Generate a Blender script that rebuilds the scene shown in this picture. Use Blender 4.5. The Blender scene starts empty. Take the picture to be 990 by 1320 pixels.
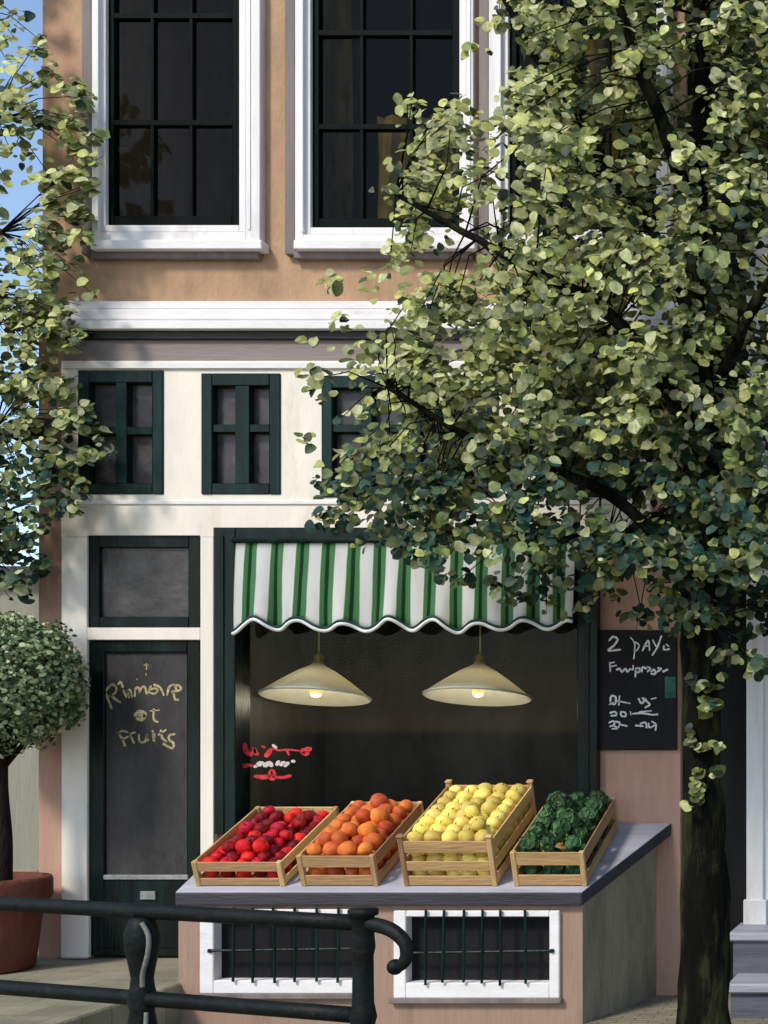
import bpy, bmesh, math, random
from mathutils import Vector, Matrix, noise as mnoise
random.seed(11)
sc = bpy.context.scene
COL = sc.collection
PI = math.pi
CAMX, CAMY, CAMZ, D, S = 4.194, -10.0, 1.861, 10.0, 180.0
STREET, PAVE = -0.10, 0.167

def at(px, py, Y=0.0):
    """a measured point of the place, on the vertical plane Y"""
    s = S * D / (D + Y)
    return Vector((CAMX + (px - 1250) / s, Y, CAMZ - (py - 930) / s))

# ------------------------------------------------------------------ materials
def lin(c):
    return tuple(((v/255)/12.92 if v/255 <= .04045 else ((v/255+.055)/1.055)**2.4) for v in c)

def paint(name, c, var=.25, rough=.6, scale=4.0, stretch=(1,1,1), bump=.25, bscale=60, spec=.3, c2=None, metal=0.0, spots=None, tint=False):
    """brushed / weathered surface: two noises vary the colour, a fine one the relief"""
    m = bpy.data.materials.new(name); m.use_nodes = True
    nt = m.node_tree; N = nt.nodes; L = nt.links
    b = N['Principled BSDF']
    b.inputs['Roughness'].default_value = rough
    b.inputs['Specular IOR Level'].default_value = spec
    b.inputs['Metallic'].default_value = metal
    tc = N.new('ShaderNodeTexCoord'); mp = N.new('ShaderNodeMapping')
    mp.inputs['Scale'].default_value = stretch
    L.new(tc.outputs['Object'], mp.inputs['Vector'])
    n1 = N.new('ShaderNodeTexNoise'); n1.inputs['Scale'].default_value = scale
    n1.inputs['Detail'].default_value = 6; n1.inputs['Roughness'].default_value = .65
    L.new(mp.outputs[0], n1.inputs['Vector'])
    cr = N.new('ShaderNodeValToRGB')
    a = tuple(max(0, v*(1-var)) for v in c); d = c2 or tuple(min(.95, v*(1+var)) for v in c)
    e = cr.color_ramp.elements
    e[0].position = .32; e[0].color = (*a, 1); e[1].position = .68; e[1].color = (*d, 1)
    el = cr.color_ramp.elements.new(.5); el.color = (*c, 1)
    L.new(n1.outputs['Fac'], cr.inputs['Fac'])
    out = cr.outputs['Color']
    if spots:
        sc_, sscale, slo, shi = spots
        n3 = N.new('ShaderNodeTexNoise'); n3.inputs['Scale'].default_value = sscale; n3.inputs['Detail'].default_value = 8
        n3.inputs['Roughness'].default_value = .7
        L.new(mp.outputs[0], n3.inputs['Vector'])
        mr = N.new('ShaderNodeMapRange'); mr.inputs['From Min'].default_value = slo; mr.inputs['From Max'].default_value = shi
        L.new(n3.outputs['Fac'], mr.inputs['Value'])
        mx = N.new('ShaderNodeMix'); mx.data_type = 'RGBA'
        L.new(mr.outputs[0], mx.inputs[0]); L.new(out, mx.inputs[6]); mx.inputs[7].default_value = (*sc_, 1)
        out = mx.outputs[2]
    if tint:
        oi = N.new('ShaderNodeObjectInfo')
        hs = N.new('ShaderNodeHueSaturation')
        m1 = N.new('ShaderNodeMapRange'); m1.inputs['To Min'].default_value = .7; m1.inputs['To Max'].default_value = 1.3
        m2 = N.new('ShaderNodeMapRange'); hv = .015 if tint is True else tint; m2.inputs['To Min'].default_value = .5-hv; m2.inputs['To Max'].default_value = .5+hv
        L.new(oi.outputs['Random'], m1.inputs['Value']); L.new(oi.outputs['Random'], m2.inputs['Value'])
        L.new(m1.outputs[0], hs.inputs['Value']); L.new(m2.outputs[0], hs.inputs['Hue'])
        L.new(out, hs.inputs['Color']); out = hs.outputs['Color']
    L.new(out, b.inputs['Base Color'])
    if bump:
        n2 = N.new('ShaderNodeTexNoise'); n2.inputs['Scale'].default_value = bscale; n2.inputs['Detail'].default_value = 4
        L.new(mp.outputs[0], n2.inputs['Vector'])
        bp = N.new('ShaderNodeBump'); bp.inputs['Strength'].default_value = bump; bp.inputs['Distance'].default_value = .02
        L.new(n2.outputs['Fac'], bp.inputs['Height']); L.new(bp.outputs[0], b.inputs['Normal'])
    return m

VS = (1, 1, .12)      # brushed up and down
HS = (.12, 1, 1)      # brushed sideways
M = {}
M['tan'] = paint('tan_wall', (.44,.28,.165), .26, .85, 3.0, (1,1,.5), .35, 45, spots=((.50,.25,.17), 2.2, .50, .72))
M['pink'] = paint('pink_wall', (.50,.295,.215), .22, .85, 3.0, VS, .3, 45, spots=((.40,.22,.14), 2.5, .52, .75))
M['cream'] = paint('cream_paint', (.82,.75,.645), .08, .5, 3.5, VS, .15, 50, spots=((.60,.50,.38), 4.0, .53, .85))
M['cream_h'] = paint('cream_paint_beam', (.82,.745,.63), .08, .5, 3.5, (1,1,.3), .15, 40, spots=((.60,.50,.38), 4.0, .53, .85))
M['white'] = paint('white_paint', (.80,.765,.75), .09, .45, 5, VS, .15, 60, spots=((.50,.45,.43), 6.0, .52, .85))
M['white_h'] = paint('white_paint_rail', (.80,.765,.75), .08, .45, 5, (.4,1,1), .12, 50, spots=((.50,.45,.43), 6.0, .58, .85))
M['mauve'] = paint('mauve_shadow_and_sill', (.20,.16,.15), .25, .6, 5, VS, .3, 50)
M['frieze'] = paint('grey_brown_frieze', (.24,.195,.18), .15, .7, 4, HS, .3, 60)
M['cornice_shadow_black'] = paint('cornice_shadow_black', (.014,.012,.011), .3, .4, 5, HS, .2, 50)
M['green'] = paint('dark_green_paint', (.003,.015,.012), .5, .38, 6, VS, .25, 50, c2=(.005,.034,.027), spec=.2)
M['sash'] = paint('black_green_sash', (.001,.0035,.003), .5, .5, 6, VS, .25, 50, c2=(.0015,.007,.006), spec=.06)
M['greenb'] = paint('black_green_paint', (.004,.009,.008), .5, .4, 6, VS, .25, 50, c2=(.006,.020,.017), spec=.2)
M['pane_grey'] = paint('dusty_dark_pane', (.055,.048,.046), .45, .30, 5, (1,1,1), .32, 14, spec=.35, c2=(.082,.072,.069))
M['door_panel'] = paint('door_panel_grey', (.048,.044,.043), .3, .5, 5, (1,1,.4), .5, 25, spec=.2)
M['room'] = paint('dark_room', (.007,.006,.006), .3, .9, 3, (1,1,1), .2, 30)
M['shop_room'] = paint('charcoal_shop_wall', (.055,.054,.054), .45, .95, 2.5, (1,1,.5), .08, 12, spec=.05)
M['curtain'] = paint('ochre_curtain', (.24,.16,.028), .7, .9, 5, (1,1,.35), .2, 60, c2=(.24,.17,.03))
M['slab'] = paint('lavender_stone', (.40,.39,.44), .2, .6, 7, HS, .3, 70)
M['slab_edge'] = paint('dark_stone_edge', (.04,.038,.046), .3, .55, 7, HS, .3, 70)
M['olive'] = paint('olive_render_with_shade', (.25,.215,.145), .28, .85, 6, (1,1,.35), .5, 40)
M['cwall'] = paint('counter_front_render', (.36,.235,.17), .28, .85, 4, VS, .4, 40, spots=((.24,.16,.115), 4.0, .48, .7))
M['wood'] = paint('pale_crate_wood', (.56,.345,.15), .3, .7, 6, (.15,1,1), .35, 60, c2=(.70,.48,.24), tint=True, spots=((.26,.15,.06), 9, .52, .75))
M['wood_v'] = paint('pale_crate_post', (.54,.33,.14), .3, .7, 6, (1,1,.15), .35, 60, c2=(.68,.46,.22), tint=True, spots=((.26,.15,.06), 9, .52, .75))
M['apple'] = paint('bright_red_skin', (.62,.010,.022), .4, .55, 12, (1,1,1), .3, 40, spec=.2, c2=(.68,.03,.035), tint=.006)
M['apple_d'] = paint('dark_crimson_skin', (.19,.005,.012), .5, .55, 12, (1,1,1), .3, 40, spec=.2, c2=(.34,.012,.02), tint=.006)
M['orange'] = paint('orange_peel', (.64,.125,.025), .38, .6, 12, (1,1,1), .35, 160, spec=.35, c2=(.72,.22,.05), tint=True)
M['yellow'] = paint('yellow_skin', (.80,.60,.12), .15, .55, 9, (1,1,1), .15, 40, spec=.25, c2=(.84,.72,.27), tint=.008)
M['cab_d'] = paint('dark_green_leaf', (.04,.105,.035), .6, .65, 14, (1,1,1), .5, 40, c2=(.12,.23,.085), tint=True)
M['cab_l'] = paint('pale_green_leaf', (.16,.28,.10), .5, .6, 14, (1,1,1), .5, 40, c2=(.32,.42,.20), tint=True)
M['stem'] = paint('brown_stem', (.05,.03,.015), .3, .8)
M['iron'] = paint('black_green_iron', (.0035,.006,.0055), .5, .55, 6, (1,1,1), .28, 26, spec=.18, spots=((.022,.022,.018), 9, .55, .75))
M['terracotta'] = paint('terracotta', (.15,.040,.022), .45, .75, 5, (1,1,.6), .5, 30, spots=((.10,.035,.025), 5, .45, .7))
M['soil'] = paint('soil', (.03,.02,.015), .4, .95)
M['bark'] = paint('dark_mossy_bark', (.007,.0065,.005), .5, .95, 7, (1,1,.25), 1.0, 26, spec=.05, spots=((.050,.056,.020), 6, .50, .70))
M['bark_s'] = paint('dark_stem_bark', (.018,.013,.010), .4, .9, 10, (1,1,.3), .8, 40, spec=.1)
M['blackwall'] = paint('black_painted_front', (.012,.012,.013), .3, .75, 5, VS, .4, 45, spec=.15)
M['board'] = paint('chalkboard', (.011,.011,.012), .25, .7, 6, VS, .2, 60, spec=.2)
M['greyhouse'] = paint('grey_olive_wall', (.26,.25,.20), .2, .85, 3, VS, .3, 40)
M['roof'] = paint('slate_roof', (.05,.05,.055), .3, .7, 8)
M['stepstone'] = paint('blue_grey_stone', (.36,.36,.40), .22, .6, 7, HS, .3, 60)
M['riser'] = paint('dark_blue_grey_stone', (.10,.10,.125), .3, .7, 7, HS, .3, 60)
M['letter'] = paint('brass_lettering', (.42,.35,.17), .4, .6, 30, (1,1,1), .4, 60, c2=(.60,.52,.34))
M['chalk'] = paint('chalk', (.72,.73,.72), .2, .9, 40)
M['redpaint'] = paint('red_lettering', (.55,.02,.03), .3, .6, 30, c2=(.66,.08,.07))
M['whitepaint'] = paint('pale_lettering', (.60,.52,.48), .2, .6, 30)
M['brass'] = paint('aged_brass', (.42,.29,.06), .3, .4, 20, metal=.6)
M['plate'] = paint('grey_metal_plate', (.28,.28,.27), .25, .45, 12, metal=.3)
M['wire'] = paint('pale_cord', (.45,.40,.30), .2, .7)
M['piping'] = paint('white_piping', (.78,.80,.78), .1, .6, 8)
M['piping_d'] = paint('dark_green_edging', (.015,.05,.045), .3, .6, 8)

def mat_ground(name, c, w, h, mortar=.75, bumps=.5):
    m = bpy.data.materials.new(name); m.use_nodes = True
    nt = m.node_tree; N = nt.nodes; L = nt.links; b = N['Principled BSDF']
    b.inputs['Roughness'].default_value = .85; b.inputs['Specular IOR Level'].default_value = .2
    tc = N.new('ShaderNodeTexCoord')
    br = N.new('ShaderNodeTexBrick'); br.inputs['Scale'].default_value = 1; br.inputs['Brick Width'].default_value = w
    br.inputs['Row Height'].default_value = h; br.inputs['Mortar Size'].default_value = .008; br.inputs['Mortar Smooth'].default_value = .6
    br.inputs['Color1'].default_value = (*[v*.9 for v in c], 1); br.inputs['Color2'].default_value = (*[v*1.1 for v in c], 1)
    br.inputs['Mortar'].default_value = (*[v*mortar for v in c], 1)
    L.new(tc.outputs['Object'], br.inputs['Vector'])
    n = N.new('ShaderNodeTexNoise'); n.inputs['Scale'].default_value = 2.5; n.inputs['Detail'].default_value = 8
    L.new(tc.outputs['Object'], n.inputs['Vector'])
    mr = N.new('ShaderNodeMapRange'); mr.inputs['From Min'].default_value = .3; mr.inputs['From Max'].default_value = .7
    mr.inputs['To Min'].default_value = .72; mr.inputs['To Max'].default_value = 1.2
    L.new(n.outputs['Fac'], mr.inputs['Value'])
    hs = N.new('ShaderNodeHueSaturation'); L.new(br.outputs['Color'], hs.inputs['Color']); L.new(mr.outputs[0], hs.inputs['Value'])
    L.new(hs.outputs[0], b.inputs['Base Color'])
    n2 = N.new('ShaderNodeTexNoise'); n2.inputs['Scale'].default_value = 45
    L.new(tc.outputs['Object'], n2.inputs['Vector'])
    mm = N.new('ShaderNodeMath'); mm.operation = 'SUBTRACT'; L.new(n2.outputs['Fac'], mm.inputs[0]); L.new(br.outputs['Fac'], mm.inputs[1])
    bp = N.new('ShaderNodeBump'); bp.inputs['Strength'].default_value = bumps; bp.inputs['Distance'].default_value = .01
    L.new(mm.outputs[0], bp.inputs['Height']); L.new(bp.outputs[0], b.inputs['Normal'])
    return m
M['paving'] = mat_ground('olive_paving', (.27,.245,.165), .42, .28)
M['street'] = mat_ground('street_brick', (.25,.225,.155), .21, .07, .7, .7)

def mat_glass():
    m = bpy.data.materials.new('clear_glass'); m.use_nodes = True
    nt = m.node_tree; N = nt.nodes; L = nt.links; N.clear()
    o = N.new('ShaderNodeOutputMaterial'); t = N.new('ShaderNodeBsdfTransparent'); g = N.new('ShaderNodeBsdfGlossy')
    t.inputs[0].default_value = (.86,.88,.87,1); g.inputs['Roughness'].default_value = .03
    fr = N.new('ShaderNodeFresnel'); fr.inputs[0].default_value = 1.16
    mx = N.new('ShaderNodeMixShader'); L.new(fr.outputs[0], mx.inputs[0]); L.new(t.outputs[0], mx.inputs[1]); L.new(g.outputs[0], mx.inputs[2])
    L.new(mx.outputs[0], o.inputs[0]); return m
M['glass'] = mat_glass()

def mat_shade():
    m = bpy.data.materials.new('cream_glass_shade'); m.use_nodes = True
    nt = m.node_tree; N = nt.nodes; L = nt.links; b = N['Principled BSDF']; o = N['Material Output']
    tc = N.new('ShaderNodeTexCoord'); n = N.new('ShaderNodeTexNoise'); n.inputs['Scale'].default_value = 7; n.inputs['Detail'].default_value = 6
    L.new(tc.outputs['Object'], n.inputs['Vector'])
    cr = N.new('ShaderNodeValToRGB'); e = cr.color_ramp.elements
    e[0].position = .35; e[0].color = (.72,.70,.62,1); e[1].position = .65; e[1].color = (.88,.86,.80,1)
    L.new(n.outputs['Fac'], cr.inputs[0]); L.new(cr.outputs[0], b.inputs['Base Color']); b.inputs['Roughness'].default_value = .35
    tr = N.new('ShaderNodeBsdfTranslucent'); tr.inputs[0].default_value = (.86,.80,.64,1)
    mx = N.new('ShaderNodeMixShader'); mx.inputs[0].default_value = .5
    L.new(b.outputs[0], mx.inputs[1]); L.new(tr.outputs[0], mx.inputs[2]); L.new(mx.outputs[0], o.inputs[0])
    return m
M['shade'] = mat_shade()
def mat_emit(name, c, s):
    m = bpy.data.materials.new(name); m.use_nodes = True
    b = m.node_tree.nodes['Principled BSDF']
    b.inputs['Base Color'].default_value = (*c,1); b.inputs['Emission Color'].default_value = (*c,1); b.inputs['Emission Strength'].default_value = s
    return m
M['bulb'] = mat_emit('lit_bulb', (1,.74,.28), .6)

def mat_leaf(name, rough=.5, trans=.18):
    m = bpy.data.materials.new(name); m.use_nodes = True
    nt = m.node_tree; N = nt.nodes; L = nt.links; b = N['Principled BSDF']; o = N['Material Output']
    a = N.new('ShaderNodeVertexColor'); a.layer_name = 'leaf_colour'
    tc = N.new('ShaderNodeTexCoord'); n = N.new('ShaderNodeTexNoise'); n.inputs['Scale'].default_value = 28; n.inputs['Detail'].default_value = 3
    L.new(tc.outputs['Object'], n.inputs['Vector'])
    mr = N.new('ShaderNodeMapRange'); mr.inputs['From Min'].default_value = .3; mr.inputs['From Max'].default_value = .7
    mr.inputs['To Min'].default_value = .62; mr.inputs['To Max'].default_value = 1.35
    L.new(n.outputs['Fac'], mr.inputs['Value'])
    hs = N.new('ShaderNodeHueSaturation'); L.new(a.outputs['Color'], hs.inputs['Color']); L.new(mr.outputs[0], hs.inputs['Value'])
    L.new(hs.outputs[0], b.inputs['Base Color']); b.inputs['Roughness'].default_value = rough; b.inputs['Specular IOR Level'].default_value = .25
    tr = N.new('ShaderNodeBsdfTranslucent'); L.new(hs.outputs[0], tr.inputs[0])
    mx = N.new('ShaderNodeMixShader'); mx.inputs[0].default_value = trans
    L.new(b.outputs[0], mx.inputs[1]); L.new(tr.outputs[0], mx.inputs[2]); L.new(mx.outputs[0], o.inputs[0])
    return m
M['leaf'] = mat_leaf('tree_leaf')
M['leaf_fine'] = mat_leaf('topiary_leaf', .6, .1)

def mat_awning(x0, period):
    m = bpy.data.materials.new('green_striped_canvas'); m.use_nodes = True
    nt = m.node_tree; N = nt.nodes; L = nt.links; b = N['Principled BSDF']
    b.inputs['Roughness'].default_value = .85; b.inputs['Specular IOR Level'].default_value = .1
    tc = N.new('ShaderNodeTexCoord'); sx = N.new('ShaderNodeSeparateXYZ'); L.new(tc.outputs['Object'], sx.inputs[0])
    n = N.new('ShaderNodeTexNoise'); n.inputs['Scale'].default_value = 9; n.inputs['Detail'].default_value = 5
    mp = N.new('ShaderNodeMapping'); mp.inputs['Scale'].default_value = (1,1,.15); L.new(tc.outputs['Object'], mp.inputs[0]); L.new(mp.outputs[0], n.inputs['Vector'])
    ad = N.new('ShaderNodeMath'); ad.operation = 'MULTIPLY_ADD'; ad.inputs[1].default_value = 1/period; ad.inputs[2].default_value = -x0/period
    L.new(sx.outputs[0], ad.inputs[0])
    wob = N.new('ShaderNodeMath'); wob.operation = 'MULTIPLY_ADD'; wob.inputs[1].default_value = .16; L.new(n.outputs['Fac'], wob.inputs[0]); L.new(ad.outputs[0], wob.inputs[2])
    fr = N.new('ShaderNodeMath'); fr.operation = 'FRACT'; L.new(wob.outputs[0], fr.inputs[0])
    cr = N.new('ShaderNodeValToRGB'); cr.color_ramp.interpolation = 'LINEAR'
    W = (.86,.86,.82,1); G = (.10,.27,.10,1); K = (.018,.07,.025,1); G2 = (.13,.34,.15,1)
    stops = [(0,W),(.44,W),(.47,G),(.60,G),(.63,K),(.73,K),(.76,G2),(.93,G2),(.96,W),(1,W)]
    e = cr.color_ramp.elements
    e[0].position, e[0].color = stops[0]; e[1].position, e[1].color = stops[-1]
    for p, c in stops[1:-1]:
        k = e.new(p); k.color = c
    L.new(fr.outputs[0], cr.inputs[0])
    hs = N.new('ShaderNodeHueSaturation'); L.new(cr.outputs[0], hs.inputs['Color'])
    mr = N.new('ShaderNodeMapRange'); mr.inputs['From Min'].default_value = .3; mr.inputs['From Max'].default_value = .7; mr.inputs['To Min'].default_value = .92; mr.inputs['To Max'].default_value = 1.05
    L.new(n.outputs['Fac'], mr.inputs[0]); L.new(mr.outputs[0], hs.inputs['Value']); L.new(hs.outputs[0], b.inputs['Base Color'])
    bp = N.new('ShaderNodeBump'); bp.inputs['Strength'].default_value = .3; bp.inputs['Distance'].default_value = .02
    L.new(n.outputs['Fac'], bp.inputs['Height']); L.new(bp.outputs[0], b.inputs['Normal'])
    return m

# ------------------------------------------------------------------ builders
def thing(name, label, cat, base=(0,0,0), group=None, kind=None):
    o = bpy.data.objects.new(name, None); COL.objects.link(o)
    o.location = base; o.empty_display_size = .1
    o['label'] = label; o['category'] = cat
    if group: o['group'] = group
    if kind: o['kind'] = kind
    return o
def root_loc(p):
    v = Vector((0,0,0))
    while p is not None:
        v += p.location; p = p.parent
    return v
def obj(name, bm, m, parent=None, smooth=False, local=False, label=None):
    me = bpy.data.meshes.new(name)
    if parent is not None and not local:
        bmesh.ops.translate(bm, verts=bm.verts[:], vec=-root_loc(parent))
    bm.normal_update(); bm.to_mesh(me); bm.free()
    if smooth:
        for p in me.polygons: p.use_smooth = True
    for mm in (m if isinstance(m, (list, tuple)) else [m]): me.materials.append(mm)
    o = bpy.data.objects.new(name, me); COL.objects.link(o)
    if parent is not None: o.parent = parent
    if label: o['label'] = label
    return o
def struct(o):
    o['kind'] = 'structure'; return o
def tag(o, label, cat, group=None):
    o['label'] = label; o['category'] = cat
    if group: o['group'] = group
    return o
def B(): return bmesh.new()
def box(bm, a, b, bev=0.0, mi=0, mat=None):
    x0,x1 = sorted((a[0],b[0])); y0,y1 = sorted((a[1],b[1])); z0,z1 = sorted((a[2],b[2]))
    r = bmesh.ops.create_cube(bm, size=1)
    vs = r['verts']
    for v in vs:
        v.co = Vector((x0+(v.co.x+.5)*(x1-x0), y0+(v.co.y+.5)*(y1-y0), z0+(v.co.z+.5)*(z1-z0)))
    if mat is not None:
        for v in vs: v.co = mat @ v.co
    if mi:
        for f in {f for v in vs for f in v.link_faces}: f.material_index = mi
    if bev:
        es = list({e for v in vs for e in v.link_edges})
        bmesh.ops.bevel(bm, geom=es, offset=bev, segments=1, affect='EDGES', profile=.5)
def pbox(bm, px0, px1, py0, py1, y0, y1, bev=0.004, mi=0):
    """box whose front face, on plane y0, spans the measured rectangle"""
    a = at(px0, py0, y0); b = at(px1, py1, y0)
    box(bm, (a.x, y0, a.z), (b.x, y1, b.z), bev, mi)
def pring(bm, o, i, y0, y1, bev=.004):
    """frame between an outer and an inner rectangle (px0,px1,py0,py1): two posts between two rails"""
    pbox(bm, o[0], i[0], o[2], o[3], y0, y1, bev); pbox(bm, i[1], o[1], o[2], o[3], y0, y1, bev)
    pbox(bm, i[0], i[1], o[2], i[2], y0+.002, y1, bev); pbox(bm, i[0], i[1], i[3], o[3], y0+.002, y1, bev)
def grid_wall(bm, outer, holes, y0, y1):
    """one shell with openings; rectangles are measured on plane y0"""
    def W(r):
        a = at(r[0], r[2], y0); b = at(r[1], r[3], y0); return (a.x, b.x, b.z, a.z)
    o = W(outer); hs = [W(h) for h in holes]
    r5 = lambda v: round(v, 5)
    xs = sorted({r5(v) for r in [o]+hs for v in r[:2] if o[0]-1e-4 <= v <= o[1]+1e-4}); zs = sorted({r5(v) for r in [o]+hs for v in r[2:] if o[2]-1e-4 <= v <= o[3]+1e-4})
    solid = {}
    for i in range(len(xs)-1):
        for j in range(len(zs)-1):
            cx = (xs[i]+xs[i+1])/2; cz = (zs[j]+zs[j+1])/2
            solid[i,j] = not any(h[0] < cx < h[1] and h[2] < cz < h[3] for h in hs)
    vc = {}
    def V(i,j,k):
        if (i,j,k) not in vc: vc[i,j,k] = bm.verts.new((xs[i], (y0,y1)[k], zs[j]))
        return vc[i,j,k]
    for (i,j), s in solid.items():
        if not s: continue
        bm.faces.new((V(i,j,0),V(i+1,j,0),V(i+1,j+1,0),V(i,j+1,0)))
        bm.faces.new((V(i,j,1),V(i,j+1,1),V(i+1,j+1,1),V(i+1,j,1)))
        if not solid.get((i-1,j)): bm.faces.new((V(i,j,0),V(i,j+1,0),V(i,j+1,1),V(i,j,1)))
        if not solid.get((i+1,j)): bm.faces.new((V(i+1,j,0),V(i+1,j,1),V(i+1,j+1,1),V(i+1,j+1,0)))
        if not solid.get((i,j-1)): bm.faces.new((V(i,j,0),V(i,j,1),V(i+1,j,1),V(i+1,j,0)))
        if not solid.get((i,j+1)): bm.faces.new((V(i,j+1,0),V(i+1,j+1,0),V(i+1,j+1,1),V(i,j+1,1)))
def prism(bm, plan, zb, zt):
    """plan: list of (x,y); zb, zt: functions of (x,y) giving bottom and top"""
    bot = [bm.verts.new((x,y,zb(x,y))) for x,y in plan]; top = [bm.verts.new((x,y,zt(x,y))) for x,y in plan]
    n = len(plan); fs = []
    fs.append(bm.faces.new(bot[::-1])); fs.append(bm.faces.new(top))
    for i in range(n):
        fs.append(bm.faces.new((bot[i], bot[(i+1)%n], top[(i+1)%n], top[i])))
    return fs
def tube(bm, pts, rad, seg=12, cap=True):
    pts = [Vector(p) for p in pts]
    rads = rad if isinstance(rad, (list,tuple)) else [rad]*len(pts)
    rings = []; up = None
    for i, p in enumerate(pts):
        t = (pts[min(i+1,len(pts)-1)] - pts[max(i-1,0)]).normalized()
        if up is None:
            up = Vector((0,1,0)) if abs(t.y) < .9 else Vector((1,0,0))
        u = t.cross(up).normalized(); w = u.cross(t).normalized(); up = w
        rings.append([bm.verts.new(p + (u*math.cos(2*PI*k/seg) + w*math.sin(2*PI*k/seg))*rads[i]) for k in range(seg)])
    for a, b in zip(rings, rings[1:]):
        for k in range(seg): bm.faces.new((a[k], a[(k+1)%seg], b[(k+1)%seg], b[k]))
    if cap:
        bm.faces.new(rings[0][::-1]); bm.faces.new(rings[-1])
def smooth_path(pts, n=8):
    pts = [Vector(p) for p in pts]; out = []
    P = [pts[0]] + pts + [pts[-1]]
    for i in range(1, len(P)-2):
        for k in range(n):
            t = k/n; a,b,c,d = P[i-1],P[i],P[i+1],P[i+2]
            out.append(.5*((2*b)+(c-a)*t+(2*a-5*b+4*c-d)*t*t+(3*b-a-3*c+d)*t**3))
    out.append(pts[-1]); return out
def lathe(bm, prof, c, seg=32, cap=True):
    rings = []
    for r, z in prof:
        rings.append([bm.verts.new((c[0]+r*math.cos(2*PI*k/seg), c[1]+r*math.sin(2*PI*k/seg), c[2]+z)) for k in range(seg)])
    for a, b in zip(rings, rings[1:]):
        for k in range(seg): bm.faces.new((a[k], a[(k+1)%seg], b[(k+1)%seg], b[k]))
    if cap:
        if prof[0][0] > 1e-4: bm.faces.new(rings[0][::-1])
        if prof[-1][0] > 1e-4: bm.faces.new(rings[-1])
    bmesh.ops.remove_doubles(bm, verts=[v for v in bm.verts], dist=1e-6)
def stroke(bm, pts, w, y, soft=True):
    """a painted brush stroke lying on the plane y: a ribbon with rounded thick-and-thin ends"""
    pts = smooth_path([at(p[0], p[1], y) for p in pts], 5) if len(pts) > 2 else [at(p[0], p[1], y) for p in pts]
    if len(pts) == 2:
        a, b = pts; pts = [a.lerp(b, k/4) for k in range(5)]
    d0 = (pts[1]-pts[0]).normalized()*w*.5; d1 = (pts[-1]-pts[-2]).normalized()*w*.5
    pts = [pts[0]-d0] + pts + [pts[-1]+d1]
    prev = None; n = len(pts)
    for i, p in enumerate(pts):
        t = (pts[min(i+1,n-1)]-pts[max(i-1,0)]).normalized(); u = Vector((t.z, 0, -t.x))
        k = (.45 if i in (0, n-1) else random.uniform(.8, 1.2))*w*.5
        a = bm.verts.new(p+u*k); b = bm.verts.new(p-u*k)
        if prev: bm.faces.new((prev[0], a, b, prev[1]))
        prev = (a, b)

# ================================================================== SETTING
bm = B()
vs = [bm.verts.new(v) for v in ((-250,-250,STREET),(250,-250,STREET),(250,250,STREET),(-250,250,STREET))]
bm.faces.new(vs); struct(obj('street', bm, M['street']))
bm = B(); xr = at(228, 1240, -1.0).x
box(bm, (-14, -3.0, STREET-.05), (xr, 3.5, PAVE), .012)
struct(obj('pavement', bm, M['paving']))

# ================================================================== THE SHOP HOUSE
house = thing('canal_house', 'narrow tan and pink house with green trimmed shop front and tall white upper windows', 'house', (at(470,1283).x, 0, STREET))
TOP = -320
W1 = ((118,335,-110,322), (136,308,-90,290))
W2 = ((380,610,-110,322), (400,592,-90,293))
W3 = ((630,864,-110,322), (655,846,-90,296))
bm = B(); holes = [(w[0][0]+6, w[0][1]-6, w[0][2]+6, w[0][3]-6) for w in (W1,W2,W3)]
grid_wall(bm, (55, 884, TOP, 400), holes, 0, .3)
obj('upper_wall', bm, M['tan'], house)
bm = B()
grid_wall(bm, (50, 877, 400, 1290), [(84, 832, 464, 692), (84, 770, 692, 1238)], 0, .3)
obj('lower_wall', bm, M['pink'], house)
bm = B()
xl = at(55,0).x; xrr = at(884,0).x
for x in (xl, xrr): 
    s = 1 if x == xl else -1
    box(bm, (x, .3, STREET-.1), (x+s*.25, 6, at(0,TOP).z))
box(bm, (xl, 6, STREET-.1), (xrr, 6.25, at(0,TOP).z))
obj('rear_walls', bm, M['tan'], house)
bm = B()
zt = at(0,TOP).z; xm = (xl+xrr)/2
v = [bm.verts.new(c) for c in ((xl-.1,-.1,zt),(xrr+.1,-.1,zt),(xm,-.1,zt+2.6),(xl-.1,6.3,zt),(xrr+.1,6.3,zt),(xm,6.3,zt+2.6))]
for f in ((0,1,2),(3,5,4),(0,2,5,3),(1,4,5,2),(0,3,4,1)): bm.faces.new([v[i] for i in f])
obj('roof', bm, M['roof'], house)

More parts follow.
